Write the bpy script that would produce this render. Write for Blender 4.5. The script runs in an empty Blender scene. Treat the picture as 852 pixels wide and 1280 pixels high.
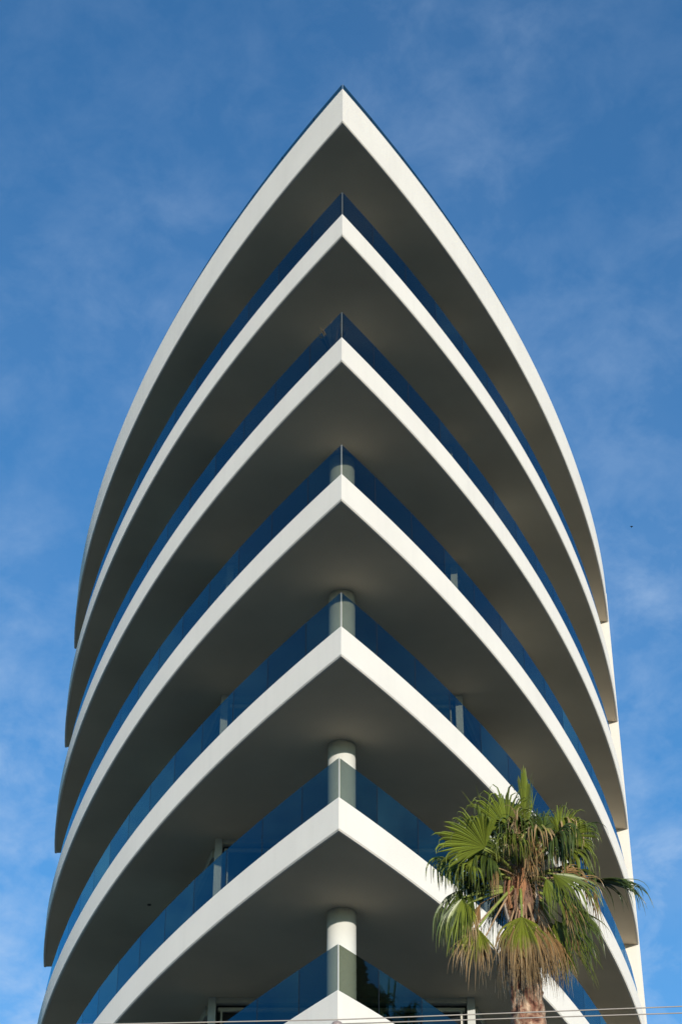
import bpy, bmesh, math, random
from mathutils import Vector, Matrix, noise
random.seed(7)
rad = math.radians
S = bpy.context.scene
COL = S.collection

# ------------------------------------------------------------------ camera, sky, sun, exposure
EYE = 1.6
cam_d = bpy.data.cameras.new('camera'); cam = bpy.data.objects.new('camera', cam_d); COL.objects.link(cam)
cam_d.sensor_fit = 'VERTICAL'; cam_d.sensor_height = 36.0; cam_d.lens = 36.0 * 2486.0 / 1280.0
cam_d.clip_start = 0.1; cam_d.clip_end = 6000
cam.location = (0, 0, EYE)
cam.rotation_euler = (Matrix.Rotation(rad(0.035), 3, 'Z') @ Matrix.Rotation(rad(90 + 36.5), 3, 'X') @ Matrix.Rotation(rad(0.08), 3, 'Z')).to_euler()
S.camera = cam

SUN = Vector((0.225, -0.971, 0.122)).normalized()
SUN_EL = math.asin(SUN.z)
sd = bpy.data.lights.new('sun', 'SUN'); so = bpy.data.objects.new('sun', sd); COL.objects.link(so)
sd.energy = 2.8; sd.angle = rad(0.5); sd.color = (1.0, 0.94, 0.83)
so.rotation_euler = SUN.to_track_quat('Z', 'Y').to_euler()
so.location = (20, -60, 30)

W = bpy.data.worlds.new('World'); S.world = W; W.use_nodes = True
nt = W.node_tree; nt.nodes.clear()
def wn(t, **k):
    n = nt.nodes.new(t)
    for a, b in k.items(): setattr(n, a, b)
    return n
sky = wn('ShaderNodeTexSky', sky_type='NISHITA'); sky.sun_disc = False
sky.sun_elevation = SUN_EL; sky.sun_rotation = math.atan2(SUN.x, SUN.y)
sky.air_density = 1.0; sky.dust_density = 0.2; sky.ozone_density = 3.0
tc = wn('ShaderNodeTexCoord')
mp = wn('ShaderNodeMapping'); mp.inputs['Scale'].default_value = (3.2, 3.0, 4.4); mp.inputs['Rotation'].default_value = (0.2, 0.35, 0.5); mp.inputs['Location'].default_value = (3.3, 1.7, 0.4)
n1 = wn('ShaderNodeTexNoise'); n1.inputs['Scale'].default_value = 1.6; n1.inputs['Detail'].default_value = 7; n1.inputs['Roughness'].default_value = 0.56; n1.inputs['Distortion'].default_value = 0.35
r1 = wn('ShaderNodeValToRGB'); r1.color_ramp.elements[0].position = 0.40; r1.color_ramp.elements[1].position = 0.78
r1.color_ramp.interpolation = 'EASE'
n3 = wn('ShaderNodeTexNoise'); n3.inputs['Scale'].default_value = 7.5; n3.inputs['Detail'].default_value = 8; n3.inputs['Roughness'].default_value = 0.6; n3.inputs['Distortion'].default_value = 0.25
r3 = wn('ShaderNodeMapRange'); r3.inputs[1].default_value = 0.42; r3.inputs[2].default_value = 0.68; r3.inputs[3].default_value = 0.0; r3.inputs[4].default_value = 1.0
m3 = wn('ShaderNodeMath', operation='MULTIPLY_ADD'); m3.inputs[1].default_value = 0.75; m3.inputs[2].default_value = 0.35
m4 = wn('ShaderNodeMath', operation='MULTIPLY'); m5 = wn('ShaderNodeMath', operation='MULTIPLY_ADD'); m5.inputs[1].default_value = 0.32
tint = wn('ShaderNodeMix', data_type='RGBA', blend_type='MULTIPLY'); tint.inputs[0].default_value = 1.0
tint.inputs[7].default_value = (0.62, 1.02, 1.24, 1)
cl = wn('ShaderNodeMix', data_type='RGBA')
sp = wn('ShaderNodeSeparateXYZ'); el = wn('ShaderNodeMapRange'); el.inputs[1].default_value = 0.44; el.inputs[2].default_value = 0.60; el.inputs[3].default_value = 0.8; el.inputs[4].default_value = 0.17
cm = wn('ShaderNodeMath', operation='MULTIPLY')
cl.inputs[7].default_value = (2.6, 3.3, 4.3, 1)
bg = wn('ShaderNodeBackground'); bg.inputs['Strength'].default_value = 0.15
out = wn('ShaderNodeOutputWorld')
L = nt.links.new
L(tc.outputs['Generated'], mp.inputs['Vector']); L(mp.outputs['Vector'], n1.inputs['Vector'])
L(n1.outputs['Fac'], r1.inputs['Fac']); L(mp.outputs['Vector'], n3.inputs['Vector']); L(n3.outputs['Fac'], r3.inputs[0]); L(r3.outputs[0], m3.inputs[0])
L(r1.outputs['Color'], m4.inputs[0]); L(m3.outputs[0], m4.inputs[1]); L(r3.outputs[0], m5.inputs[0]); L(m4.outputs[0], m5.inputs[2]); L(m5.outputs[0], cm.inputs[0])
L(tc.outputs['Generated'], sp.inputs[0]); L(sp.outputs[2], el.inputs[0]); L(el.outputs[0], cm.inputs[1])
L(sky.outputs['Color'], tint.inputs[6]); L(tint.outputs[2], cl.inputs[6]); L(cm.outputs[0], cl.inputs[0])
L(cl.outputs[2], bg.inputs['Color']); L(bg.outputs['Background'], out.inputs['Surface'])

vs = S.view_settings
vs.view_transform = 'Standard'; vs.look = 'None'; vs.exposure = 0.5; vs.gamma = 1.0; vs.use_curve_mapping = False
S.cycles.max_bounces = 10; S.cycles.transparent_max_bounces = 16; S.cycles.diffuse_bounces = 5
S.cycles.caustics_reflective = False; S.cycles.caustics_refractive = False

# ------------------------------------------------------------------ materials
def mat(name):
    m = bpy.data.materials.new(name); m.use_nodes = True
    t = m.node_tree; t.nodes.clear()
    o = t.nodes.new('ShaderNodeOutputMaterial')
    return m, t, o
def pbr(name, col, rough=0.7, var=0.06, vscale=3.0, bump=0.0, bscale=60.0, metal=0.0, spec=0.3, streak=0.0, drough=0.0):
    m, t, o = mat(name)
    b = t.nodes.new('ShaderNodeBsdfPrincipled')
    b.inputs['Roughness'].default_value = rough; b.inputs['Metallic'].default_value = metal
    b.inputs['Specular IOR Level'].default_value = spec; b.inputs['Diffuse Roughness'].default_value = drough
    c = t.nodes.new('ShaderNodeTexCoord')
    n = t.nodes.new('ShaderNodeTexNoise'); n.inputs['Scale'].default_value = vscale; n.inputs['Detail'].default_value = 6
    t.links.new(c.outputs['Object'], n.inputs['Vector'])
    mr = t.nodes.new('ShaderNodeMapRange'); mr.inputs[1].default_value = 0.3; mr.inputs[2].default_value = 0.7
    mr.inputs[3].default_value = 1 - var; mr.inputs[4].default_value = 1 + var * 0.5
    t.links.new(n.outputs['Fac'], mr.inputs[0])
    mx = t.nodes.new('ShaderNodeMix'); mx.data_type = 'RGBA'; mx.blend_type = 'MULTIPLY'; mx.inputs[0].default_value = 1
    mx.inputs[6].default_value = (*col, 1)
    t.links.new(mr.outputs[0], mx.inputs[7])
    last = mx
    if streak:
        mp = t.nodes.new('ShaderNodeMapping'); mp.inputs['Scale'].default_value = (5, 5, 0.35)
        n2 = t.nodes.new('ShaderNodeTexNoise'); n2.inputs['Scale'].default_value = 1.3; n2.inputs['Detail'].default_value = 5
        t.links.new(c.outputs['Object'], mp.inputs['Vector']); t.links.new(mp.outputs[0], n2.inputs['Vector'])
        m2 = t.nodes.new('ShaderNodeMapRange'); m2.inputs[1].default_value = 0.5; m2.inputs[2].default_value = 0.75
        m2.inputs[3].default_value = 1; m2.inputs[4].default_value = 1 - streak
        t.links.new(n2.outputs['Fac'], m2.inputs[0])
        mx2 = t.nodes.new('ShaderNodeMix'); mx2.data_type = 'RGBA'; mx2.blend_type = 'MULTIPLY'; mx2.inputs[0].default_value = 1
        t.links.new(mx.outputs[2], mx2.inputs[6]); t.links.new(m2.outputs[0], mx2.inputs[7]); last = mx2
    t.links.new(last.outputs[2], b.inputs['Base Color'])
    if bump:
        nb = t.nodes.new('ShaderNodeTexNoise'); nb.inputs['Scale'].default_value = bscale; nb.inputs['Detail'].default_value = 4
        t.links.new(c.outputs['Object'], nb.inputs['Vector'])
        bp = t.nodes.new('ShaderNodeBump'); bp.inputs['Strength'].default_value = bump; bp.inputs['Distance'].default_value = 0.02
        t.links.new(nb.outputs['Fac'], bp.inputs['Height']); t.links.new(bp.outputs[0], b.inputs['Normal'])
    t.links.new(b.outputs[0], o.inputs['Surface'])
    return m
M = {}
M['render'] = pbr('white_render', (0.82, 0.77, 0.705), 0.85, 0.035, 0.9, 0.25, 55, streak=0.035, drough=0.65)
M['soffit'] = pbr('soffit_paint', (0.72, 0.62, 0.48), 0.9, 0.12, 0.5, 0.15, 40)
M['post'] = pbr('post_paint', (0.58, 0.57, 0.54), 0.7, 0.05, 2)
M['column'] = pbr('column_paint', (0.78, 0.76, 0.71), 0.75, 0.04, 3, 0.1, 30)
M['deck'] = pbr('deck_tile', (0.46, 0.43, 0.38), 0.7, 0.1, 2)
M['wall'] = pbr('recessed_wall', (0.60, 0.57, 0.50), 0.85, 0.06, 1.2, 0.1, 40)
M['frame'] = pbr('dark_frame', (0.03, 0.03, 0.032), 0.45, 0.1, 3)
M['steel'] = pbr('channel_seal', (0.012, 0.014, 0.018), 0.6, 0.1, 3)
M['asphalt'] = pbr('asphalt', (0.05, 0.05, 0.05), 0.9, 0.2, 1.5, 0.4, 30)
M['paving'] = pbr('paving', (0.30, 0.28, 0.25), 0.9, 0.15, 1.0, 0.2, 12)
M['ground'] = pbr('ground', (0.16, 0.15, 0.11), 0.95, 0.25, 0.05, 0.0)
M['line'] = pbr('road_paint', (0.75, 0.75, 0.72), 0.8, 0.2, 4)
M['bark'] = pbr('palm_bark', (0.33, 0.20, 0.13), 0.9, 0.4, 14, 1.0, 34)
_t = M['bark'].node_tree; _n = _t.nodes.new('ShaderNodeTexNoise'); _n.inputs['Scale'].default_value = 6.5; _n.inputs['Detail'].default_value = 8; _n.inputs['Roughness'].default_value = 0.65; _n.inputs['Distortion'].default_value = 0.8
_c = _t.nodes.new('ShaderNodeTexCoord'); _t.links.new(_c.outputs['Object'], _n.inputs['Vector'])
_r = _t.nodes.new('ShaderNodeValToRGB'); _e = _r.color_ramp.elements
_e[0].position = 0.34; _e[0].color = (0.07, 0.025, 0.015, 1); _e[1].position = 0.68; _e[1].color = (0.78, 0.55, 0.38, 1)
for _p, _k in ((0.44, (0.26, 0.11, 0.07, 1)), (0.52, (0.42, 0.24, 0.15, 1)), (0.58, (0.56, 0.38, 0.26, 1))):
    _x = _e.new(_p); _x.color = _k
_t.links.new(_n.outputs['Fac'], _r.inputs[0])
for _m in _t.nodes:
    if _m.type == 'MIX': _t.links.new(_r.outputs[0], _m.inputs[6])
M['boot'] = pbr('leaf_base', (0.24, 0.13, 0.085), 0.8, 0.5, 9, 0.5, 30)
M['boot_red'] = pbr('leaf_base_rust', (0.42, 0.19, 0.09), 0.8, 0.4, 9, 0.5, 30)
M['boot_pale'] = pbr('leaf_base_pale', (0.62, 0.52, 0.44), 0.7, 0.3, 9, 0.3, 30)
M['fibre'] = pbr('palm_fibre', (0.42, 0.27, 0.14), 0.9, 0.45, 20)
M['wire'] = pbr('cable', (0.42, 0.36, 0.31), 0.55, 0.15, 3)
M['timber'] = pbr('pole_timber', (0.16, 0.12, 0.09), 0.9, 0.4, 6, 0.5, 20)
M['ceramic'] = pbr('ceramic', (0.35, 0.27, 0.24), 0.35, 0.1, 5, spec=0.6)
M['door_glass'] = pbr('door_glass', (0.02, 0.024, 0.027), 0.06, 0.05, 1, spec=0.6)
M['crownleaf'] = pbr('dark_leaf', (0.035, 0.05, 0.02), 0.8, 0.4, 2)

def glass_mat():
    m, t, o = mat('tinted_blue_glass')
    tr = t.nodes.new('ShaderNodeBsdfTransparent'); tr.inputs[0].default_value = (0.44, 0.47, 0.41, 1)
    gl = t.nodes.new('ShaderNodeBsdfGlossy'); gl.inputs['Color'].default_value = (0.21, 0.68, 0.87, 1); gl.inputs['Roughness'].default_value = 0.015
    mx = t.nodes.new('ShaderNodeMixShader'); fr = t.nodes.new('ShaderNodeFresnel'); fr.inputs[0].default_value = 1.62; 
    ge = t.nodes.new('ShaderNodeNewGeometry'); iv = t.nodes.new('ShaderNodeMath'); iv.operation = 'MULTIPLY_ADD'; iv.inputs[1].default_value = -1.0; iv.inputs[2].default_value = 1.0
    t.links.new(ge.outputs['Backfacing'], iv.inputs[0]); mu = t.nodes.new('ShaderNodeMath'); mu.operation = 'MULTIPLY'
    t.links.new(fr.outputs[0], mu.inputs[0]); t.links.new(iv.outputs[0], mu.inputs[1]); t.links.new(mu.outputs[0], mx.inputs[0])
    t.links.new(tr.outputs[0], mx.inputs[1]); t.links.new(gl.outputs[0], mx.inputs[2])
    t.links.new(mx.outputs[0], o.inputs['Surface'])
    return m
M['glass'] = glass_mat()

def leaf_mat(name, base, tip, tip_from, tip_to, trans=0.2):
    m, t, o = mat(name)
    at = t.nodes.new('ShaderNodeAttribute'); at.attribute_name = 'reach'
    rp = t.nodes.new('ShaderNodeMapRange'); rp.inputs[1].default_value = tip_from; rp.inputs[2].default_value = tip_to
    nz = t.nodes.new('ShaderNodeTexNoise'); nz.inputs['Scale'].default_value = 9; nz.inputs['Detail'].default_value = 3
    c = t.nodes.new('ShaderNodeTexCoord'); t.links.new(c.outputs['Object'], nz.inputs['Vector'])
    ad = t.nodes.new('ShaderNodeMath'); ad.operation = 'MULTIPLY_ADD'; ad.inputs[1].default_value = 0.5
    t.links.new(nz.outputs['Fac'], ad.inputs[0]); t.links.new(at.outputs['Fac'], ad.inputs[2])
    sb = t.nodes.new('ShaderNodeMath'); sb.operation = 'SUBTRACT'; sb.inputs[1].default_value = 0.25
    t.links.new(ad.outputs[0], sb.inputs[0]); t.links.new(sb.outputs[0], rp.inputs[0])
    mx = t.nodes.new('ShaderNodeMix'); mx.data_type = 'RGBA'; mx.inputs[6].default_value = (*base, 1); mx.inputs[7].default_value = (*tip, 1)
    t.links.new(rp.outputs[0], mx.inputs[0])
    a2 = t.nodes.new('ShaderNodeAttribute'); a2.attribute_name = 'tone'
    mv = t.nodes.new('ShaderNodeMix'); mv.data_type = 'RGBA'; mv.blend_type = 'MULTIPLY'; mv.inputs[0].default_value = 1
    t.links.new(mx.outputs[2], mv.inputs[6]); t.links.new(a2.outputs['Fac'], mv.inputs[7])
    b = t.nodes.new('ShaderNodeBsdfPrincipled'); b.inputs['Roughness'].default_value = 0.36; b.inputs['Specular IOR Level'].default_value = 0.5
    tl = t.nodes.new('ShaderNodeBsdfTranslucent')
    t.links.new(mv.outputs[2], b.inputs['Base Color']); t.links.new(mv.outputs[2], tl.inputs['Color'])
    ms = t.nodes.new('ShaderNodeMixShader'); ms.inputs[0].default_value = trans
    t.links.new(b.outputs[0], ms.inputs[1]); t.links.new(tl.outputs[0], ms.inputs[2]); t.links.new(ms.outputs[0], o.inputs['Surface'])
    return m
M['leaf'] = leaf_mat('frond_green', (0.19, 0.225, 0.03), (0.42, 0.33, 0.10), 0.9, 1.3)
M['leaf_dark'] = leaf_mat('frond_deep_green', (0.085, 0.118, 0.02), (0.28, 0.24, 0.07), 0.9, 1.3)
M['leaf_old'] = leaf_mat('frond_browning', (0.23, 0.25, 0.03), (0.42, 0.28, 0.14), 0.38, 0.62)
M['leaf_dead'] = leaf_mat('frond_dead', (0.36, 0.21, 0.09), (0.40, 0.28, 0.14), 0.3, 0.9, 0.15)

# ------------------------------------------------------------------ helpers
def link(name, bm, m, parent=None, smooth=False):
    me = bpy.data.meshes.new(name)
    bmesh.ops.recalc_face_normals(bm, faces=bm.faces[:]) if not bm.faces.layers.int.get('keep') else None
    bm.to_mesh(me); bm.free()
    if smooth: me.polygons.foreach_set('use_smooth', [True] * len(me.polygons))
    me.materials.append(m)
    o = bpy.data.objects.new(name, me); COL.objects.link(o)
    if parent: o.parent = parent
    return o
def tag(o, label=None, cat=None, group=None, kind=None):
    if label: o['label'] = label
    if cat: o['category'] = cat
    if group: o['group'] = group
    if kind: o['kind'] = kind
    return o
def empty(name, loc=(0, 0, 0)):
    o = bpy.data.objects.new(name, None); COL.objects.link(o); o.location = loc; o.empty_display_size = 0.2
    return o
def prism(bm, poly, z0, z1):
    a = [bm.verts.new((x, y, z0)) for x, y in poly]; b = [bm.verts.new((x, y, z1)) for x, y in poly]
    n = len(poly)
    for i in range(n):
        j = (i + 1) % n; bm.faces.new((a[i], a[j], b[j], b[i]))
    bm.faces.new(a[::-1]); bm.faces.new(b)
def box(bm, x0, x1, y0, y1, z0, z1): prism(bm, [(x0, y0), (x1, y0), (x1, y1), (x0, y1)], z0, z1)
def section_sweep(bm, rings, closed_ends=True):
    R = [[bm.verts.new(p) for p in r] for r in rings]
    k = len(R[0])
    for a, b in zip(R, R[1:]):
        for i in range(k): bm.faces.new((a[i], a[(i + 1) % k], b[(i + 1) % k], b[i]))
    if closed_ends: bm.faces.new(R[0][::-1]); bm.faces.new(R[-1])
def tube(bm, pts, radii, seg=8):
    rings = []; prev = None
    for i, p in enumerate(pts):
        p = Vector(p); a = Vector(pts[max(i - 1, 0)]); b = Vector(pts[min(i + 1, len(pts) - 1)])
        t = (b - a).normalized()
        u = t.orthogonal().normalized() if prev is None else (prev - prev.project(t)).normalized()
        prev = u; v = t.cross(u)
        r = radii[i] if hasattr(radii, '__len__') else radii
        rings.append([p + (u * math.cos(2 * math.pi * k / seg) + v * math.sin(2 * math.pi * k / seg)) * r for k in range(seg)])
    section_sweep(bm, rings)

# ------------------------------------------------------------------ ground, road, pavement
bm = bmesh.new(); box(bm, -3000, 3000, -3000, 3000, -0.4, 0.0)
tag(link('ground', bm, M['ground']), kind='structure')
bm = bmesh.new(); box(bm, -400, 400, -1, 13, 0.0, 0.004)
tag(link('road', bm, M['asphalt']), kind='structure')
bm = bmesh.new()
for i in range(-30, 30): box(bm, i * 9.0, i * 9.0 + 3.0, 5.94, 6.06, 0.004, 0.008)
tag(link('road_marking', bm, M['line']), kind='structure')
bm = bmesh.new(); box(bm, -400, 400, 13.0, 23.0, 0.0, 0.13); 
tag(link('pavement', bm, M['paving']), kind='structure')

# ------------------------------------------------------------------ the building
H = 3.2                     # storey height
Y0 = 8.67 * H               # the prow's distance
CF = [0.6710518923687294, -0.049583774989577035, -0.0033644332973602996, 0.0012855608110470783, -0.00010760954610021523]
def hull(t):                # half-width (m) at t metres behind the prow
    t /= H
    return H * sum(c * t ** (k + 1) for k, c in enumerate(CF))
T_R, T_L = 5.77 * H, 6.21 * H
def side(tend, n=72):
    ts = [tend * (i / n) for i in range(n + 1)]
    return [(hull(t), Y0 + t) for t in ts]
def offset(poly, s):
    if s == 0: return list(poly)
    o = []
    for i, p in enumerate(poly):
        a = poly[max(i - 1, 0)]; b = poly[min(i + 1, len(poly) - 1)]
        dx, dy = b[0] - a[0], b[1] - a[1]; l = math.hypot(dx, dy)
        o.append((p[0] - dy / l * s, p[1] + dx / l * s))
    # clip to x >= 0, first point exactly on the centre line
    i = next(k for k, p in enumerate(o) if p[0] > 1e-6)
    a, b = o[i], o[i + 1]
    if i > 0: a = o[i - 1]; b = o[i]
    f = (0 - a[0]) / (b[0] - a[0]); first = (0.0, a[1] + f * (b[1] - a[1]))
    r = [first] + o[i:]
    while len(r) < len(poly): r.insert(1, ((r[0][0] + r[1][0]) / 2, (r[0][1] + r[1][1]) / 2))
    # keep the end cut square to the axis
    yend = poly[-1][1]; m = r[-1]; k = r[-2]; q = (yend - k[1]) / (m[1] - k[1]); r[-1] = (k[0] + (m[0] - k[0]) * q, yend)
    return r
SR, SL = side(T_R), side(T_L)
def outline(s):
    r = offset(SR, s); l = offset(SL, s)
    return [(-x, y) for x, y in l[::-1]] + r[1:]
DX = {0: -0.055, 1: -0.045, 2: -0.012, 3: -0.010, 4: -0.008, 5: 0.0, 6: 0.004}
def shear(poly, d):         # the slabs' noses are not perfectly plumb over each other
    return [(x + d * math.exp(-(y - Y0) / 2.5), y) for x, y in poly]

bld = empty('apartment_building', (0, Y0, 0))
tag(bld, 'white apartment building with curved pointed balconies stacked like a ship prow', 'building')
def part(name, bm, m, parent=None, **k):
    o = link(name, bm, m, None, **k)
    o.parent = parent or bld
    if o.parent is bld: o.matrix_parent_inverse = Matrix.Translation((0, -Y0, 0))
    return o

P_OUT, P_IN, P_CH = outline(0.0), outline(0.17), outline(0.02)
P_LIP = outline(0.06)
def fascia(z, hgt, d):
    bm = bmesh.new()
    rings = []
    A, B, C, E_ = shear(P_OUT, d), shear(P_IN, d), shear(P_CH, d), shear(P_LIP, d)
    T = shear(outline(0.012), d)
    for a, b, c, t, e in zip(A, B, C, T, E_):
        rings.append([(b[0], b[1], z + 0.34), (e[0], e[1], z + 0.34), (e[0], e[1], z), (c[0], c[1], z), (a[0], a[1], z + 0.022), (a[0], a[1], z + hgt - 0.012), (t[0], t[1], z + hgt), (b[0], b[1], z + hgt)])
    section_sweep(bm, rings)
    return bm
FH = 0.181 * H
def inner_outline(s, z): return outline(s)
TIN = 2.05 * H              # recessed facade: distance behind the prow
def inner_x(t): return H * (0.75 + 0.27 * (t / H - 2.05) - 0.012 * (t / H - 2.05) ** 2)

panes_extra = bmesh.new()
def pane(bm, a, b, z0, z1, th=0.0125):
    dx, dy = b[0] - a[0], b[1] - a[1]; l = math.hypot(dx, dy); ux, uy = dx / l, dy / l
    g = 0.012
    a = (a[0] + ux * g, a[1] + uy * g); b = (b[0] - ux * g, b[1] - uy * g)
    nx, ny = -uy * th, ux * th
    prism(bm, [a, b, (b[0] + nx, b[1] + ny), (a[0] + nx, a[1] + ny)], z0, z1)
def resample(poly, step, first):
    out = [poly[0]]; need = first; acc = 0
    for a, b in zip(poly, poly[1:]):
        l = math.hypot(b[0] - a[0], b[1] - a[1]); pos = 0
        while acc + (l - pos) >= need:
            pos += need - acc; acc = 0; need = step
            f = pos / l; out.append((a[0] + (b[0] - a[0]) * f, a[1] + (b[1] - a[1]) * f))
        acc += l - pos
    if acc > 0.3: out.append(poly[-1])
    return out
NP = 7
for n in range(0, 7):
    z = EYE + H * (3.5 + n); top = (n == 6)
    fh = 0.31 * H if top else FH
    d = DX[n]
    part('fascia', fascia(z, fh, d), M['render'])
    # slab behind the fascia
    bm = bmesh.new()
    prism(bm, shear(outline(0.062), d), z + 0.012, z + 0.338)
    part('balcony_slab', bm, M['soffit'])
    bm = bmesh.new(); prism(bm, shear(outline(0.18), d), z + 0.345, z + 0.375)
    part('deck', bm, M['deck'])
    # glass balustrade
    zt = z + fh
    gh = 0.12 * H if top else 0.255 * H
    set_ = 0.12
    R_, L_ = offset(SR, set_), [(-x, y) for x, y in offset(SL, set_)]
    bm = bmesh.new()
    A, B = shear(outline(set_ - 0.012), d), shear(outline(set_ + 0.028), d)
    section_sweep(bm, [[(a[0], a[1], zt - 0.05), (a[0], a[1], zt + 0.012), (b[0], b[1], zt + 0.012), (b[0], b[1], zt - 0.05)] for a, b in zip(A, B)])
    for sgn, poly in ((1, R_), (-1, L_)):
        q = resample(shear(poly, d), 0.412 * H, 0.35 * H)
        for (ax, ay), (bx, by) in zip(q[1:-1], q[2:]):
            l_ = math.hypot(bx - ax, by - ay); ux, uy = (bx - ax) / l_ * .0095, (by - ay) / l_ * .0095; nx, ny = -uy * 1.0 * sgn, ux * 1.0 * sgn
            prism(bm, [(ax - ux, ay - uy), (ax + ux, ay + uy), (ax + ux + nx, ay + uy + ny), (ax - ux + nx, ay - uy + ny)], zt + 0.0125, zt + gh - 0.004)
    ch = part('glass_channel', bm, M['steel'])
    for sgn, poly in ((1, R_), (-1, L_)):
        q = resample(shear(poly, d), 0.412 * H, 0.35 * H)
        q[0] = (q[0][0] + sgn * 0.016, q[0][1] + 0.022)
        for i, (a, b) in enumerate(zip(q, q[1:])):
            if i < NP:
                bm = bmesh.new(); pane(bm, a, b, zt + 0.012, zt + gh) if sgn > 0 else pane(bm, b, a, zt + 0.012, zt + gh)
                p = part('glass_pane', bm, M['glass'], ch)
            else:
                pane(panes_extra, a, b, zt + 0.012, zt + gh) if sgn > 0 else pane(panes_extra, b, a, zt + 0.012, zt + gh)
    # corner post at the prow
    px, py = R_[0]; px += d; pw = 0.0075 if n < 4 else 0.0045
    bm = bmesh.new(); prism(bm, [(px - pw, py + 0.016), (px, py - 0.002), (px + pw, py + 0.016), (px, py + 0.03)], zt + 0.004, zt + gh)
    part('corner_post', bm, M['post'])
    if not top:
        zn = z + H + 0.022; zf = z + 0.375
        # round column
        cy = 9.545 * H + 0.245 + (0.45 if n > 3 else 0)
        bm = bmesh.new()
        prism(bm, [(0.0 + 0.245 * math.cos(2 * math.pi * k / 48), cy + 0.245 * math.sin(2 * math.pi * k / 48)) for k in range(48)], zf, zn - 0.003)
        if True:
            c = part('column', bm, M['column'])
            for p in c.data.polygons: p.use_smooth = len(p.vertices) == 4
        # recessed facade: front with sliding door
        yf = Y0 + TIN
        bm = bmesh.new(); box(bm, -0.709 * H, 0.709 * H, yf + 0.03, yf + 0.2, zn - 0.10, zn - 0.003); part('door_header', bm, M['wall'])
        for sx in (-1, 1):
            x0, x1 = sorted((sx * 0.711 * H, sx * 0.755 * H))
            bm = bmesh.new(); box(bm, x0, x1, yf, yf + 0.42, zf, zn - 0.003); part('wall_post', bm, M['post'])
        bm = bmesh.new()
        zd = zn - 0.16
        xs = [-0.685 * H, -0.228 * H, 0.228 * H, 0.685 * H]
        box(bm, -0.70 * H, 0.70 * H, yf + 0.12, yf + 0.18, zd - 0.07, zd)
        box(bm, -0.70 * H, 0.70 * H, yf + 0.12, yf + 0.18, zf, zf + 0.08)
        for x in xs: box(bm, max(x - 0.035, xs[0]), min(x + 0.035, xs[-1]), yf + 0.12, yf + 0.18, zf + 0.081, zd - 0.071)
        fr = part('door_frame', bm, M['wall'])
        bm = bmesh.new(); box(bm, -0.708 * H, 0.708 * H, yf + 0.19, yf + 0.21, zf, zn - 0.004); part('door_glass', bm, M['door_glass'], fr)
        # side facades, parallel to the hull
        for sgn, tend in ((1, T_R), (-1, T_L)):
            ts = [TIN + 0.42 + (tend - TIN - 0.42) * i / 7 for i in range(8)]
            fp = [(sgn * inner_x(t), Y0 + t) for t in ts]
            for i, (a, b) in enumerate(zip(fp, fp[1:])):
                v = Vector((b[0] - a[0], b[1] - a[1])); l = v.length; v /= l; nrm = Vector((-v.y, v.x)) * sgn
                def seg(s0, s1, z0, z1, d0=0.0, d1=0.22):
                    bmx = bmesh.new()
                    pts = [Vector(a) + v * s0 + nrm * d0, Vector(a) + v * s1 + nrm * d0, Vector(a) + v * s1 + nrm * d1, Vector(a) + v * s0 + nrm * d1]
                    prism(bmx, [tuple(p) for p in pts], z0, z1); return bmx
                if i % 2 == 0:
                    part('window', seg(0.0, l, zf, zn - 0.2, 0.10, 0.13), M['door_glass'])
                    part('window_head', seg(0.0, l, zn - 0.198, zn - 0.003, 0.02, 0.2), M['wall'])
                else:
                    part('wall_panel', seg(0.0, l, zf, zn - 0.003), M['wall'])
        bm = bmesh.new(); box(bm, -0.3 * H, 0.3 * H, yf + 1.2, Y0 + T_R + 2, zf, zn - 0.003); part('core_wall', bm, M['wall'])
o = part('glass_pane', panes_extra, M['glass']); o['kind'] = 'stuff'
# tall side wall the right balconies end on, and the body behind
ZT = EYE + H * 9.5 + 0.31 * H
bm = bmesh.new()
prism(bm, [(1.5 * H, Y0 + T_R + 0.004), (hull(T_R) + 0.012, Y0 + T_R + 0.004), (hull(T_R) + 0.05, Y0 + T_R + 14), (1.5 * H, Y0 + T_R + 14)], 0, ZT - 0.03)
part('side_wall', bm, M['render'])
bm = bmesh.new(); box(bm, -1.95 * H, 1.499 * H, Y0 + T_L + 0.3, Y0 + T_R + 14, 0, ZT - 0.06); part('rear_wall', bm, M['wall'])
# storeys below the picture
bm = bmesh.new()
for n in (-1, -2):
    z = EYE + H * (3.5 + n); prism(bm, outline(0.0), z, z + FH)
prism(bm, [(x, y) for x, y in outline(0.6)], 0, EYE + H * 1.5 - 0.01)
prism(bm, [(-1.5 * H, Y0 + T_L), (-0.75 * H, Y0 + TIN), (0.75 * H, Y0 + TIN), (1.5 * H, Y0 + T_L)], EYE + H * 1.5 + FH + 0.01, EYE + H * 2.5 - 0.01)
prism(bm, [(-1.5 * H, Y0 + T_L), (-0.75 * H, Y0 + TIN), (0.75 * H, Y0 + TIN), (1.5 * H, Y0 + T_L)], EYE + H * 2.5 + FH + 0.01, EYE + H * 3.5 - 0.01)
part('lower_storeys', bm, M['render'])

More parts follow.
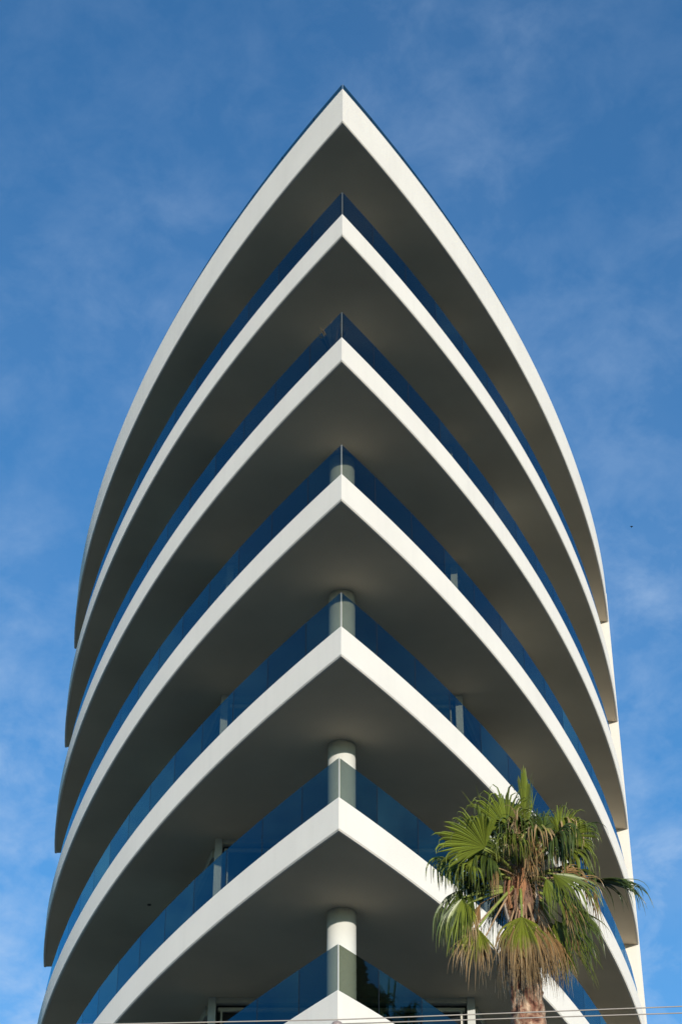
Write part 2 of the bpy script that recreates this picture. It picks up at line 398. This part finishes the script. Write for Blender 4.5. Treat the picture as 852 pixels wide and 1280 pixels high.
# ------------------------------------------------------------------ fan palm
PY = 6.5 * H
CY_, SY_ = math.cos(rad(36.5)), math.sin(rad(36.5))
def place(u, v, dy=0.0):     # design aid: where a point of the palm stands, dy metres behind the trunk's axis
    x = (u - 427.0) / 2486.0; y = -(v - 640.0) / 2486.0
    ry = CY_ - y * SY_; rz = SY_ + y * CY_
    t = (PY + dy) / ry
    return Vector((x * t, PY + dy, EYE + rz * t))
base = place(658, 1240); TX = base.x
palm = empty('fan_palm', (TX, PY, 0.0))
tag(palm, 'shaggy fan palm with drooping green and straw coloured fronds before the balconies', 'palm tree')
def pp(name, bm, m, parent=None, smooth=False):
    o = link(name, bm, m, None, smooth)
    o.parent = parent or palm
    if o.parent is palm: o.matrix_parent_inverse = Matrix.Translation((-TX, -PY, 0))
    return o
# trunk
ztop = place(655, 1085).z
bm = bmesh.new()
rings = []; nz = 260; sg = 30
for i in range(nz + 1):
    z = ztop * i / nz; f = z / ztop
    r = 0.26 - 0.07 * min(f * 3, 1) + (0.10 * math.exp(-z / 0.4))
    if z > base.z - 0.3: r = 0.168 - 0.04 * (z - base.z) / (ztop - base.z)
    cx = TX + 0.05 * math.sin(z * 0.35) - 0.05 * math.sin(base.z * 0.35)
    ring = []
    for k in range(sg):
        a = 2 * math.pi * k / sg
        nn = noise.noise(Vector((math.cos(a) * 2.2, math.sin(a) * 2.2, z * 3.5)))
        n2 = noise.noise(Vector((math.cos(a) * 6, math.sin(a) * 6, z * 14)))
        scar = 0.012 * (((z * 9 + nn * 1.5) % 1.0) - 0.5)
        rr = r + nn * 0.028 + n2 * 0.02 + scar
        ring.append((cx + rr * math.cos(a), PY + rr * math.sin(a), z))
    rings.append(ring)
section_sweep(bm, rings)
pp('trunk', bm, M['bark'], smooth=True)

def fan(name, o, axis, nrm, L, m, A=2.0, nseg=38, droop=0.9, start=0.45, split=0.5, fold=0.0, stiff=0.0, wid=1.0, jitter=0.05, lenvar=0.22, parent=None, seed=0, missing=0.0):
    rnd = random.Random(seed)
    axis = axis.normalized(); nrm = (nrm - nrm.project(axis)).normalized(); side_ = nrm.cross(axis)
    bm = bmesh.new(); lr = bm.verts.layers.float.new('reach'); lt = bm.verts.layers.float.new('tone')
    G = Vector((0, 0, -1)); steps = 11
    if droop > 1.1: nseg = int(nseg * 1.3)
    dth = 2 * A / nseg
    for k in range(nseg):
        if rnd.random() < missing: continue
        th = -A + dth * (k + 0.5 + rnd.uniform(-.3, .3)); st = start + rnd.uniform(-.12, .22); sp_ = split * rnd.uniform(.75, 1.2)
        d0 = axis * math.cos(th) + side_ * math.sin(th)
        # costapalmate: the halves fold about the midrib
        d0 = (d0 + nrm * fold * abs(math.sin(th))).normalized()
        wdir = (-axis * math.sin(th) + side_ * math.cos(th)).normalized()
        seglen = L * (1 - 0.28 * (abs(th) / A) ** 2) * (1 + rnd.uniform(-lenvar, lenvar * 0.6))
        tone = rnd.uniform(0.5, 1.3)
        p = Vector(o); d = d0.copy(); dl = seglen / steps
        j1 = rnd.uniform(-1, 1) * jitter; j2 = rnd.uniform(-1, 1) * jitter
        dr = droop * rnd.uniform(0.5, 1.35)
        prev = None
        for s in range(steps + 1):
            f = s / steps
            w = L * dth * 0.5 * wid * 1.25
            if f <= sp_: hw = w * f * 1.0
            else: hw = w * sp_ * (1 - ((f - sp_) / (1 - sp_)) ** 1.1) + 0.0012
            wd = (wdir - wdir.project(d)).normalized() if (wdir - wdir.project(d)).length > 1e-3 else side_
            nn = d.cross(wd).normalized()
            if nn.dot(nrm) < 0: nn = -nn
            if f > sp_:
                tw = (f - sp_) * 1.6 * (1 if j1 > 0 else -1)
                wd = wd * math.cos(tw) + nn * math.sin(tw)
            v0 = bm.verts.new(p - wd * hw - nn * hw * 0.55); v1 = bm.verts.new(p + nn * hw * 0.55); v2 = bm.verts.new(p + wd * hw - nn * hw * 0.55)
            for v in (v0, v1, v2): v[lr] = f; v[lt] = tone
            if prev:
                bm.faces.new((prev[0], prev[1], v1, v0)); bm.faces.new((prev[1], prev[2], v2, v1))
            prev = (v0, v1, v2)
            g = max(0, (f - st) / max(1 - st, .15))
            wgt = dr * 0.42 * g + 0.02 * droop
            d = (d * (1 - min(wgt, 0.8)) + G * wgt + (wd * j1 + nrm * j2) * (0.4 if f > sp_ else 0)).normalized()
            p = p + d * dl
    me = bpy.data.meshes.new(name); bm.to_mesh(me); bm.free(); me.materials.append(m)
    ob = bpy.data.objects.new(name, me); COL.objects.link(ob); ob.parent = parent or palm
    if ob.parent is palm: ob.matrix_parent_inverse = Matrix.Translation((-TX, -PY, 0))
    return ob
def petiole(a, b, sag, parent, m, r0=0.022, r1=0.011):
    pts = []
    for i in range(11):
        f = i / 10; p = a.lerp(b, f) + Vector((0, 0, sag * 4 * f * (1 - f))); pts.append(p)
    bm = bmesh.new(); tube(bm, pts, [r0 + (r1 - r0) * i / 10 for i in range(11)], 6)
    o = link('petiole', bm, m, None, True); o.parent = parent
    if parent is palm: o.matrix_parent_inverse = Matrix.Translation((-TX, -PY, 0))
M['petiole'] = pbr('petiole', (0.26, 0.30, 0.07), 0.5, 0.25, 8)
M['petiole_dry'] = pbr('petiole_dry', (0.42, 0.27, 0.15), 0.7, 0.3, 8)
# u, v, dy of hastula | root u, v, dy | axis (image right, image up, away) | normal (right, up, away) | length m | material | options
UP = Vector((0, 0, 1)); RT = Vector((1, 0, 0)); AW = Vector((0, 1, 0))
def D(r, u, a): return RT * r + UP * u + AW * a
FR = [
 # upper fans
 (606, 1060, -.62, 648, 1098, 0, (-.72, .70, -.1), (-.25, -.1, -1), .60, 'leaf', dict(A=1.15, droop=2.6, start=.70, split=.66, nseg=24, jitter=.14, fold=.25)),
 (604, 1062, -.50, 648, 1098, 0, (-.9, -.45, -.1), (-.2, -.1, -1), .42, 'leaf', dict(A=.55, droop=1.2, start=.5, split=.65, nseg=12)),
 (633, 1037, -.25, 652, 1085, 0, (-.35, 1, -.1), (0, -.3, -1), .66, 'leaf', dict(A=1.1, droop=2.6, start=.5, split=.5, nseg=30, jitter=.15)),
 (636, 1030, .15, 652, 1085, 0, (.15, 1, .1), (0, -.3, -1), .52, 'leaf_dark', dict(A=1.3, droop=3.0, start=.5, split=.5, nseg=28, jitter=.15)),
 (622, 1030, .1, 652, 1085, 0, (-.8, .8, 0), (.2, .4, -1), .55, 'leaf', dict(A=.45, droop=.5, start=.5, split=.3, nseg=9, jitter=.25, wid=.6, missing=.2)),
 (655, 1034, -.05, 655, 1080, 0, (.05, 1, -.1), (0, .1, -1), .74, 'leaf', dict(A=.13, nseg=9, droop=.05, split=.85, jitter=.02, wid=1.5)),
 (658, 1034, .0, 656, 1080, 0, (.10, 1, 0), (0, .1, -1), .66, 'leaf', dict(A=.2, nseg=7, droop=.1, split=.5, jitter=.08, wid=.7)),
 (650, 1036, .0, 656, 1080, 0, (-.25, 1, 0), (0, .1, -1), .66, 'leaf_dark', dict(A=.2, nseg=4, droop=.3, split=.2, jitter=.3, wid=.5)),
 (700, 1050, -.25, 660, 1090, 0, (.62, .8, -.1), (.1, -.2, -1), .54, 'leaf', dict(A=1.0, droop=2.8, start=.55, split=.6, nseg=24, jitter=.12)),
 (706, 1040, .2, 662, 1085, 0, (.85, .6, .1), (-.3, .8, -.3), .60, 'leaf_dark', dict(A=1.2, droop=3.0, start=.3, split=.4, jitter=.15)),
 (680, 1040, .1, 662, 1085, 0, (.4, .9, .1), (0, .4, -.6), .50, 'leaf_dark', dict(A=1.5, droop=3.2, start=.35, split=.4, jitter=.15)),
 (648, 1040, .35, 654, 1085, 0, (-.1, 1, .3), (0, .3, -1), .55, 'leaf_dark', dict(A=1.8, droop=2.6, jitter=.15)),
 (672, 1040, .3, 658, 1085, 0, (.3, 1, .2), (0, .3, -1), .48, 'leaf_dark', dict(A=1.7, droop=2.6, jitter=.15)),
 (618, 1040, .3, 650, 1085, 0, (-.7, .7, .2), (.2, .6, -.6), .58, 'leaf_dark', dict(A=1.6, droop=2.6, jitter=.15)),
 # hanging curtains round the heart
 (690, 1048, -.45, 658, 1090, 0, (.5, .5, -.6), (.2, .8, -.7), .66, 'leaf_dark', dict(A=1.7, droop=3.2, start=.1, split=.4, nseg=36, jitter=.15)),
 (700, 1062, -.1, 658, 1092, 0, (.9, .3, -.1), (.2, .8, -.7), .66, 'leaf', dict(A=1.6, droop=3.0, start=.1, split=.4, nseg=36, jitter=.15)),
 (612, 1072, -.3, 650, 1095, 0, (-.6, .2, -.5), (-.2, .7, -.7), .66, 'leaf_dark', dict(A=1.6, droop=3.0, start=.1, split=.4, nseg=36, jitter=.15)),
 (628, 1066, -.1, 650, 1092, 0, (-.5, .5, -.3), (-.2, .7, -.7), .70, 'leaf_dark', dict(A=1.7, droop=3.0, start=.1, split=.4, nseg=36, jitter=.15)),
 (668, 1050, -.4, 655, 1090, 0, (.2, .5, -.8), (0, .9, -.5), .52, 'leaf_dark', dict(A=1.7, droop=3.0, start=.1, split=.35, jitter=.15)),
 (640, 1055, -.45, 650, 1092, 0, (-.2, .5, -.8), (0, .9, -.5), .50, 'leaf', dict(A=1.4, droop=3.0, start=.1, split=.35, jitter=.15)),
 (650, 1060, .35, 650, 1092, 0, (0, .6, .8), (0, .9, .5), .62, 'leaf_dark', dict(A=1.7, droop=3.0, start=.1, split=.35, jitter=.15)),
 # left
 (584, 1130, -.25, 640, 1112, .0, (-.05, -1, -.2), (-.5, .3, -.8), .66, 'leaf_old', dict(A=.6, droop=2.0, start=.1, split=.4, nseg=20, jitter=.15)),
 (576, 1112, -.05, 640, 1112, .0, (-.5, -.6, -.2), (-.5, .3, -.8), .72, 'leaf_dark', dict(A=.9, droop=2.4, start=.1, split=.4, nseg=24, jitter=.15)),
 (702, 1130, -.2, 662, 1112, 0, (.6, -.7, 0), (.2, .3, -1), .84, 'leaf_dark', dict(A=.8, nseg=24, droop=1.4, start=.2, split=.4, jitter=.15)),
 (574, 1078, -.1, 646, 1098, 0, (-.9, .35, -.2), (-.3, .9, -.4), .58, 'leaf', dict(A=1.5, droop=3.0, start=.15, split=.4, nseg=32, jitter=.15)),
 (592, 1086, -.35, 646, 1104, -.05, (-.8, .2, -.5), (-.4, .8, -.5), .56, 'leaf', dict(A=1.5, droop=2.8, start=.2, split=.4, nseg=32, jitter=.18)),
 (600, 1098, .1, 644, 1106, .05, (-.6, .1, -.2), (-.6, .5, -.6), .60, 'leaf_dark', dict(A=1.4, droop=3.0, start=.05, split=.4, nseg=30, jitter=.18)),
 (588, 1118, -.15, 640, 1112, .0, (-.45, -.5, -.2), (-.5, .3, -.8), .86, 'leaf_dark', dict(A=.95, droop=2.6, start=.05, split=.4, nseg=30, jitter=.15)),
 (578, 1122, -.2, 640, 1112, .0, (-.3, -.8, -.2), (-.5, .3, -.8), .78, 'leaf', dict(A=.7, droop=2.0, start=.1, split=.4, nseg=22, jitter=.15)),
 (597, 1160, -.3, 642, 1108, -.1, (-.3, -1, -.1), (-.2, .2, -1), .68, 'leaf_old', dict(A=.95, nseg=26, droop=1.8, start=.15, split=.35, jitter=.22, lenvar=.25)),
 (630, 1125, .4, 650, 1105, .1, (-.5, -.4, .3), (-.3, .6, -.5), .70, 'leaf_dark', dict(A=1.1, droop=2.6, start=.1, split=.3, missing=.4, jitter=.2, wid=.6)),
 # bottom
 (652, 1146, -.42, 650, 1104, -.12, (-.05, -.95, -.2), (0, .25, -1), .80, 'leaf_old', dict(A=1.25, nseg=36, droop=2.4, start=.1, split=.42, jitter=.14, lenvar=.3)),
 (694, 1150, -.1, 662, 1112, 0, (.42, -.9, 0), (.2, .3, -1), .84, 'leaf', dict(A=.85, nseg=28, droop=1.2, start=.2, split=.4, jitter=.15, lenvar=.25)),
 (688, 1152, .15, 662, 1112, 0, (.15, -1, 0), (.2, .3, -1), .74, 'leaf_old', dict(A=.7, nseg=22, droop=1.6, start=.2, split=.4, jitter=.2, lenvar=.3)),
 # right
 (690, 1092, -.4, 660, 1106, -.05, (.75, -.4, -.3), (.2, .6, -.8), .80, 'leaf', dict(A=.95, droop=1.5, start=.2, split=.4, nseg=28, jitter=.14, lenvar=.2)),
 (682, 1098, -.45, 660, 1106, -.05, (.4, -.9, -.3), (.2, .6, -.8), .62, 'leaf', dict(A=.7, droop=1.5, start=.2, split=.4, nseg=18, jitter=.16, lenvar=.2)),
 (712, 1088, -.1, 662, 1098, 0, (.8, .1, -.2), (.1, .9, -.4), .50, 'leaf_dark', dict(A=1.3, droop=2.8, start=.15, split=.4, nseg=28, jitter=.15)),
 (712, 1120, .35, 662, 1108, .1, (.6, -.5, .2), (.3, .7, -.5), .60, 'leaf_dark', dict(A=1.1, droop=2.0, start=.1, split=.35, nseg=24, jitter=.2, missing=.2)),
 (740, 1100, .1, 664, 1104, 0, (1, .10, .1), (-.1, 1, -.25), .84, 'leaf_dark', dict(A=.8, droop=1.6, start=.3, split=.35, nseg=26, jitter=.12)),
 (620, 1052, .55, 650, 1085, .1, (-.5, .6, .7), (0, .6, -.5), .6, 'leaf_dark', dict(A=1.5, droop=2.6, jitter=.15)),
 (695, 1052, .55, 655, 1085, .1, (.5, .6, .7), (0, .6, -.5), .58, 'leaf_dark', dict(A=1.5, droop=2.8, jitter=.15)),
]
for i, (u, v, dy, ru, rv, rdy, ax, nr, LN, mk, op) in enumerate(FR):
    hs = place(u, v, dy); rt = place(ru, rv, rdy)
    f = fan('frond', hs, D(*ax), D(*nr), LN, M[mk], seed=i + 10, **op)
    petiole(rt, hs, 0.05 if v < 1120 else 0.02, f, M['petiole'])
rf = random.Random(21)
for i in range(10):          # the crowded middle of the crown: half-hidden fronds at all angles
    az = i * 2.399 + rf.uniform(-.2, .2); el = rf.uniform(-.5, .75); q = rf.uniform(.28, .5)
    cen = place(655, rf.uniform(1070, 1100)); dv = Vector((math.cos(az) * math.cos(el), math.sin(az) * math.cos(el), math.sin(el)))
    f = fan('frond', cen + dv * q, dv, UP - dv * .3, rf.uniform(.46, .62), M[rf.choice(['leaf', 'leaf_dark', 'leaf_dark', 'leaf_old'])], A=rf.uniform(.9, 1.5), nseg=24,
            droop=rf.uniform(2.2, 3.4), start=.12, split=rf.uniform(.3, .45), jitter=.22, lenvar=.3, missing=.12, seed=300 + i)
    petiole(cen - Vector((0, 0, .1)), cen + dv * q, .04, f, M['petiole'], .018, .009)
# dead, hanging fronds (skirt) and one arching out to the right
DF = [
 (634, 1168, -.30, 650, 1112, 0, (-.12, -1, -.1), .56, .4, 16), (642, 1160, -.45, 652, 1112, 0, (-.05, -1, -.1), .68, .5, 22), (670, 1160, -.45, 652, 1112, 0, (.1, -1, -.1), .70, .5, 22),
 (682, 1165, -.30, 655, 1112, 0, (.1, -1, -.1), .74, .5, 22), (694, 1172, -.15, 655, 1112, 0, (.2, -1, -.1), .66, .5, 22), (660, 1180, -.38, 655, 1112, 0, (0, -1, -.1), .58, .9, 26),
 (648, 1040, -.30, 655, 1092, -.1, (-.3, .2, -.9), .46, 1.4, 24), (660, 1040, -.42, 655, 1092, -.1, (.1, -.8, -.3), .62, .7, 18),
 (706, 1150, -.1, 660, 1110, 0, (.3, -1, 0), .60, .5, 14), (716, 1098, -.3, 660, 1100, -.1, (.8, -.2, -.2), .5, .6, 12), (604, 1176, -.25, 642, 1108, -.1, (0, -1, 0), .52, .35, 12), (583, 1172, -.2, 642, 1108, -.1, (-.1, -1, 0), .42, .35, 10),
 (640, 1150, .1, 652, 1112, 0, (-.2, -1, .1), .88, .55, 22), (634, 1160, -.2, 652, 1112, 0, (-.15, -1, -.1), .80, .45, 18), (655, 1170, -.42, 652, 1112, 0, (.0, -1, -.1), .72, .7, 26), (700, 1120, -.3, 660, 1100, 0, (.5, -.8, -.1), .6, .5, 12), (600, 1130, -.1, 650, 1108, 0, (-.4, -.9, -.1), .66, .4, 9), (622, 1085, -.4, 650, 1100, 0, (-.3, -.9, -.2), .5, .35, 9), (728, 1098, -.1, 664, 1100, 0, (.3, -1, 0), .62, .2, 7), (676, 1152, -.22, 660, 1112, 0, (.15, -1, -.1), .88, .5, 26),
 (690, 1160, .1, 660, 1112, 0, (.3, -1, .1), .82, .5, 24), (664, 1156, .25, 656, 1112, 0, (0, -1, .2), .86, .6, 24),
 (632, 1172, -.12, 650, 1112, 0, (-.1, -1, -.05), .68, .4, 18), (668, 1168, -.34, 658, 1112, -.1, (.1, -1, -.05), .72, .6, 26),
 (742, 1105, -.1, 664, 1100, 0, (.05, -1, 0), .72, .16, 9), (700, 1092, -.25, 660, 1096, -.1, (.9, .1, -.3), .46, .9, 12),
 (652, 1060, -.30, 655, 1092, -.1, (.1, .5, -.6), .48, 1.5, 26), (662, 1075, -.30, 656, 1096, -.1, (.5, -.5, -.4), .42, 1.0, 18),
]
for i, (u, v, dy, ru, rv, rdy, ax, LN, A, ns) in enumerate(DF):
    hs = place(u, v, dy); rt = place(ru, rv, rdy)
    f = fan('dead_frond', hs, D(*ax), D(0, .2, -1), LN, M['leaf_dead'], A=A, nseg=ns, droop=1.7, start=.05, split=.3, wid=.8, jitter=.22, lenvar=.3, seed=100 + i)
    petiole(rt, hs, 0.18 if u == 742 else 0.02, f, M['petiole_dry'], .014, .007)
# leaf bases clasping the top of the trunk
rb = random.Random(3)
for i in range(26):
    a = 2 * math.pi * i / 26 * 5.0 + rb.uniform(-.15, .15)
    zc = place(655, 1148).z + rb.uniform(-0.1, 0.12); ln = rb.uniform(.32, .5); r0 = 0.165; r1 = rb.uniform(.13, .20)
    hw = rb.uniform(.022, .036)
    t = Vector((-math.sin(a), math.cos(a), 0)); n_ = Vector((math.cos(a), math.sin(a), 0))
    c0 = Vector((TX, PY, zc)) + n_ * r0; c1 = Vector((TX, PY, zc + ln)) + n_ * r1 + t * rb.uniform(-.05, .05)
    bm = bmesh.new(); rings = []
    for s in range(6):
        f = s / 5; c = c0.lerp(c1, f) + n_ * 0.03 * math.sin(f * math.pi); w = hw * (1.25 - .55 * f)
        rings.append([c - t * w, c - t * w * .5 + n_ * .012, c + t * w * .5 + n_ * .012, c + t * w, c + t * w * .5 - n_ * .006, c - t * w * .5 - n_ * .006])
    section_sweep(bm, rings)
    pp('leaf_base', bm, M[rb.choice(['boot', 'boot', 'boot', 'boot_red', 'boot_red', 'boot_pale'])])
# loose fibre in the heart of the crown and below the skirt
bm = bmesh.new()
for i in range(1500):
    a = rb.uniform(0, 2 * math.pi); top = i < 1100
    z = place(655, 1120).z + (rb.uniform(-.15, .95) if top else rb.uniform(-1.05, -.4))
    rr = (.16 if top else .19) * rb.uniform(.7, 1.15)
    p = Vector((TX + rr * math.cos(a), PY + rr * math.sin(a), z)); d = Vector((math.cos(a) * .5, math.sin(a) * .5, rb.uniform(-1.2, .3))).normalized()
    l = rb.uniform(.08, .3) if top else rb.uniform(.05, .16); w = Vector((-math.sin(a), math.cos(a), 0)) * rb.uniform(.002, .006)
    q = p; pr = None
    for s in range(5):
        k = 1 - s / 4.3
        v0, v1 = bm.verts.new(q - w * k), bm.verts.new(q + w * k)
        if pr: bm.faces.new((pr[0], pr[1], v1, v0))
        pr = (v0, v1); d = (d + Vector((rb.uniform(-.2, .2), rb.uniform(-.2, .2), -.3))).normalized(); q = q + d * l / 4
o = pp('trunk_fibre', bm, M['fibre']); o['kind'] = 'stuff'

# ------------------------------------------------------------------ a taller palm and a dark tree off to the right: the lowest right-hand glass mirrors them
def copy_tree(o, parent=None):
    c = o.copy(); COL.objects.link(c); c.parent = parent
    if parent: c.matrix_parent_inverse = o.matrix_parent_inverse.copy()
    for ch in list(o.children): copy_tree(ch, c)
    return c
p2 = copy_tree(palm); p2.location = (15.4, 36.6, 0); p2.scale = (1.62,) * 3; p2.rotation_euler = (0, 0, rad(200))
tag(p2, 'taller fan palm mirrored as dark hanging leaves in the lowest right glass panes', 'palm tree')
TXr, TYr = 23.5, 37.6
tree = empty('dark_tree', (TXr, TYr, 0)); tag(tree, 'tall dense dark evergreen mirrored as a black patch beside the lowest column', 'tree')
bm = bmesh.new(); tube(bm, [(TXr, TYr, 0), (TXr + .1, TYr, 9), (TXr, TYr, 22)], [.45, .3, .06], 12)
for k in range(26):
    a = k * 2.4; z = 6 + k * .6; tube(bm, [(TXr, TYr, z), (TXr + 1.4 * math.cos(a), TYr + 1.4 * math.sin(a), z + .8)], [.09, .03], 6)
o = link('trunk', bm, M['timber'], tree); o.matrix_parent_inverse = Matrix.Translation((-TXr, -TYr, 0))
bm = bmesh.new(); rc = random.Random(5)
for k in range(9000):
    z = 5 + 21 * rc.random(); R = 3.0 * (1 - max(0, (z - 20) / 6.5) ** 1.5) * (0.8 + .3 * noise.noise(Vector((0, 0, z))))
    a = rc.uniform(0, 6.283); q = R * math.sqrt(rc.random()); c = Vector((TXr + q * math.cos(a), TYr + q * math.sin(a), z))
    n_ = Vector((rc.gauss(0, 1), rc.gauss(0, 1), rc.gauss(0, 1))).normalized(); t = n_.orthogonal().normalized(); b_ = n_.cross(t); l = rc.uniform(.18, .34)
    bm.faces.new([bm.verts.new(c + t * l), bm.verts.new(c + b_ * l * .5), bm.verts.new(c - t * l), bm.verts.new(c - b_ * l * .5)])
o = link('crown', bm, M['crownleaf'], tree); o.matrix_parent_inverse = Matrix.Translation((-TXr, -TYr, 0))

# ------------------------------------------------------------------ utility pole and its wires
WY = 14.0
def at(u, v, Y):
    x = (u - 427.0) / 2486.0; y = -(v - 640.0) / 2486.0
    t = Y / (CY_ - y * SY_); return Vector((x * t, Y, EYE + (SY_ + y * CY_) * t))
pt = at(421.5, 1276.5, WY)
pole = empty('utility_pole', (pt.x, WY, 0)); tag(pole, 'timber utility pole top with pale insulator cap at the bottom edge', 'utility pole')
def up(name, bm, m, smooth=False):
    o = link(name, bm, m, pole, smooth); o.matrix_parent_inverse = Matrix.Translation((-pt.x, -WY, 0)); return o
bm = bmesh.new(); tube(bm, [(pt.x, WY, 0), (pt.x, WY, 3), (pt.x, WY, pt.z - .16)], [.15, .13, .11], 16); up('pole_shaft', bm, M['timber'], False)
bm = bmesh.new(); tube(bm, [(pt.x, WY, pt.z - .159), (pt.x, WY, pt.z - .10), (pt.x, WY, pt.z - .09), (pt.x, WY, pt.z - .05), (pt.x, WY, pt.z - .045), (pt.x, WY, pt.z - .012), (pt.x, WY, pt.z)], [.02, .02, .055, .045, .05, .035, .012], 16); up('insulator', bm, M['ceramic'], True)
def wire(label, P, sag=0.0, r=.0045):
    bm = bmesh.new(); pts = []
    for a, b in zip(P, P[1:]):
        for i in range(24):
            f = i / 24; pts.append(a.lerp(b, f) - Vector((0, 0, sag * 4 * f * (1 - f))))
    pts.append(P[-1]); tube(bm, pts, r, 6)
    tag(link('overhead_wire', bm, M['wire'], None, True), label, 'wire', 'overhead wires at the foot of the picture')
a0 = at(0, 1283.5, WY); a1 = at(421.5, 1274.6, WY); a2 = at(852, 1257.5, WY)
wire('upper of two thin cables crossing in front of the palm trunk', [a1 + (a0 - a1) * 6, a1, a1 + (a2 - a1) * 6])
b1 = at(421.5, 1280, WY); b2 = at(852, 1265.8, WY)
wire('lower of two thin cables crossing in front of the palm trunk', [b1 + Vector((0, 0, -.0)), b1 + (b2 - b1) * 6])

# ------------------------------------------------------------------ small things on the balconies and in the sky
def bp(u, v, z):
    x = (u - 427.0) / 2486.0; y = -(v - 640.0) / 2486.0
    ry = CY_ - y * SY_; rz = SY_ + y * CY_; t = (z - EYE) / rz
    return Vector((x * t, ry * t, z))
zs = EYE + H * 5.5 + 0.012; p = bp(187, 1131, zs)
bm = bmesh.new(); prism(bm, [(p.x + 0.04 * math.cos(k * math.pi / 10), p.y + 0.04 * math.sin(k * math.pi / 10)) for k in range(20)], zs - .012, zs + .004)
part('ceiling_downlight', bm, M['frame'])
# potted plant behind the glass on the fifth balcony in view
zd = EYE + H * 7.5 + .375; c = Vector((-.17, Y0 + .85, zd))
pot = empty('potted_plant', c); tag(pot, 'small potted plant showing leaf tips above the prow glass of the third balcony down', 'potted plant')
bm = bmesh.new(); tube(bm, [(0, 0, 0), (0, 0, .02), (0, 0, .3), (0, 0, .32)], [.12, .13, .17, .17], 16); link('pot', bm, M['ceramic'], pot)
bm = bmesh.new(); rp = random.Random(4)
for k in range(34):
    a = rp.uniform(0, 6.28); l = rp.uniform(.80, 1.02); w = Vector((-math.sin(a), math.cos(a), 0)) * .016; q = Vector((0, 0, .3)); d = Vector((math.cos(a) * .14, math.sin(a) * .14, 1)).normalized(); pr = None
    for j in range(7):
        kk = math.sin((j + .6) / 7 * 3.0); v0, v1 = bm.verts.new(q - w * kk), bm.verts.new(q + w * kk)
        if pr: bm.faces.new((pr[0], pr[1], v1, v0))
        pr = (v0, v1); d = (d + Vector((math.cos(a) * .06, math.sin(a) * .06, -.06))).normalized(); q = q + d * l / 7
link('foliage', bm, pbr('plant_leaf', (.22, .15, .08), .6, .3, 9), pot)
# a far bird
bpos = at(788.5, 658, 150.0)
bm = bmesh.new()
tube(bm, [bpos + Vector((-.02, -.16, 0)), bpos + Vector((0, -.08, .01)), bpos, bpos + Vector((0, .1, 0)), bpos + Vector((.01, .2, 0))], [.01, .035, .05, .03, .008], 8)
for sx in (-1, 1):
    pts = [Vector((sx * .03, -.05, .02)), Vector((sx * .12, -.03, .05)), Vector((sx * .15, .03, .02)), Vector((sx * .12, .06, .045)), Vector((sx * .03, .06, .015))]
    f = [bm.verts.new(bpos + q) for q in pts]; g = [bm.verts.new(bpos + q + Vector((0, 0, .012))) for q in pts]
    bm.faces.new(f); bm.faces.new(g[::-1])
    for k in range(5): bm.faces.new((f[k], g[k], g[(k + 1) % 5], f[(k + 1) % 5]))
tag(link('bird', bm, M['frame']), 'tiny dark bird flying in the sky right of the building', 'bird')
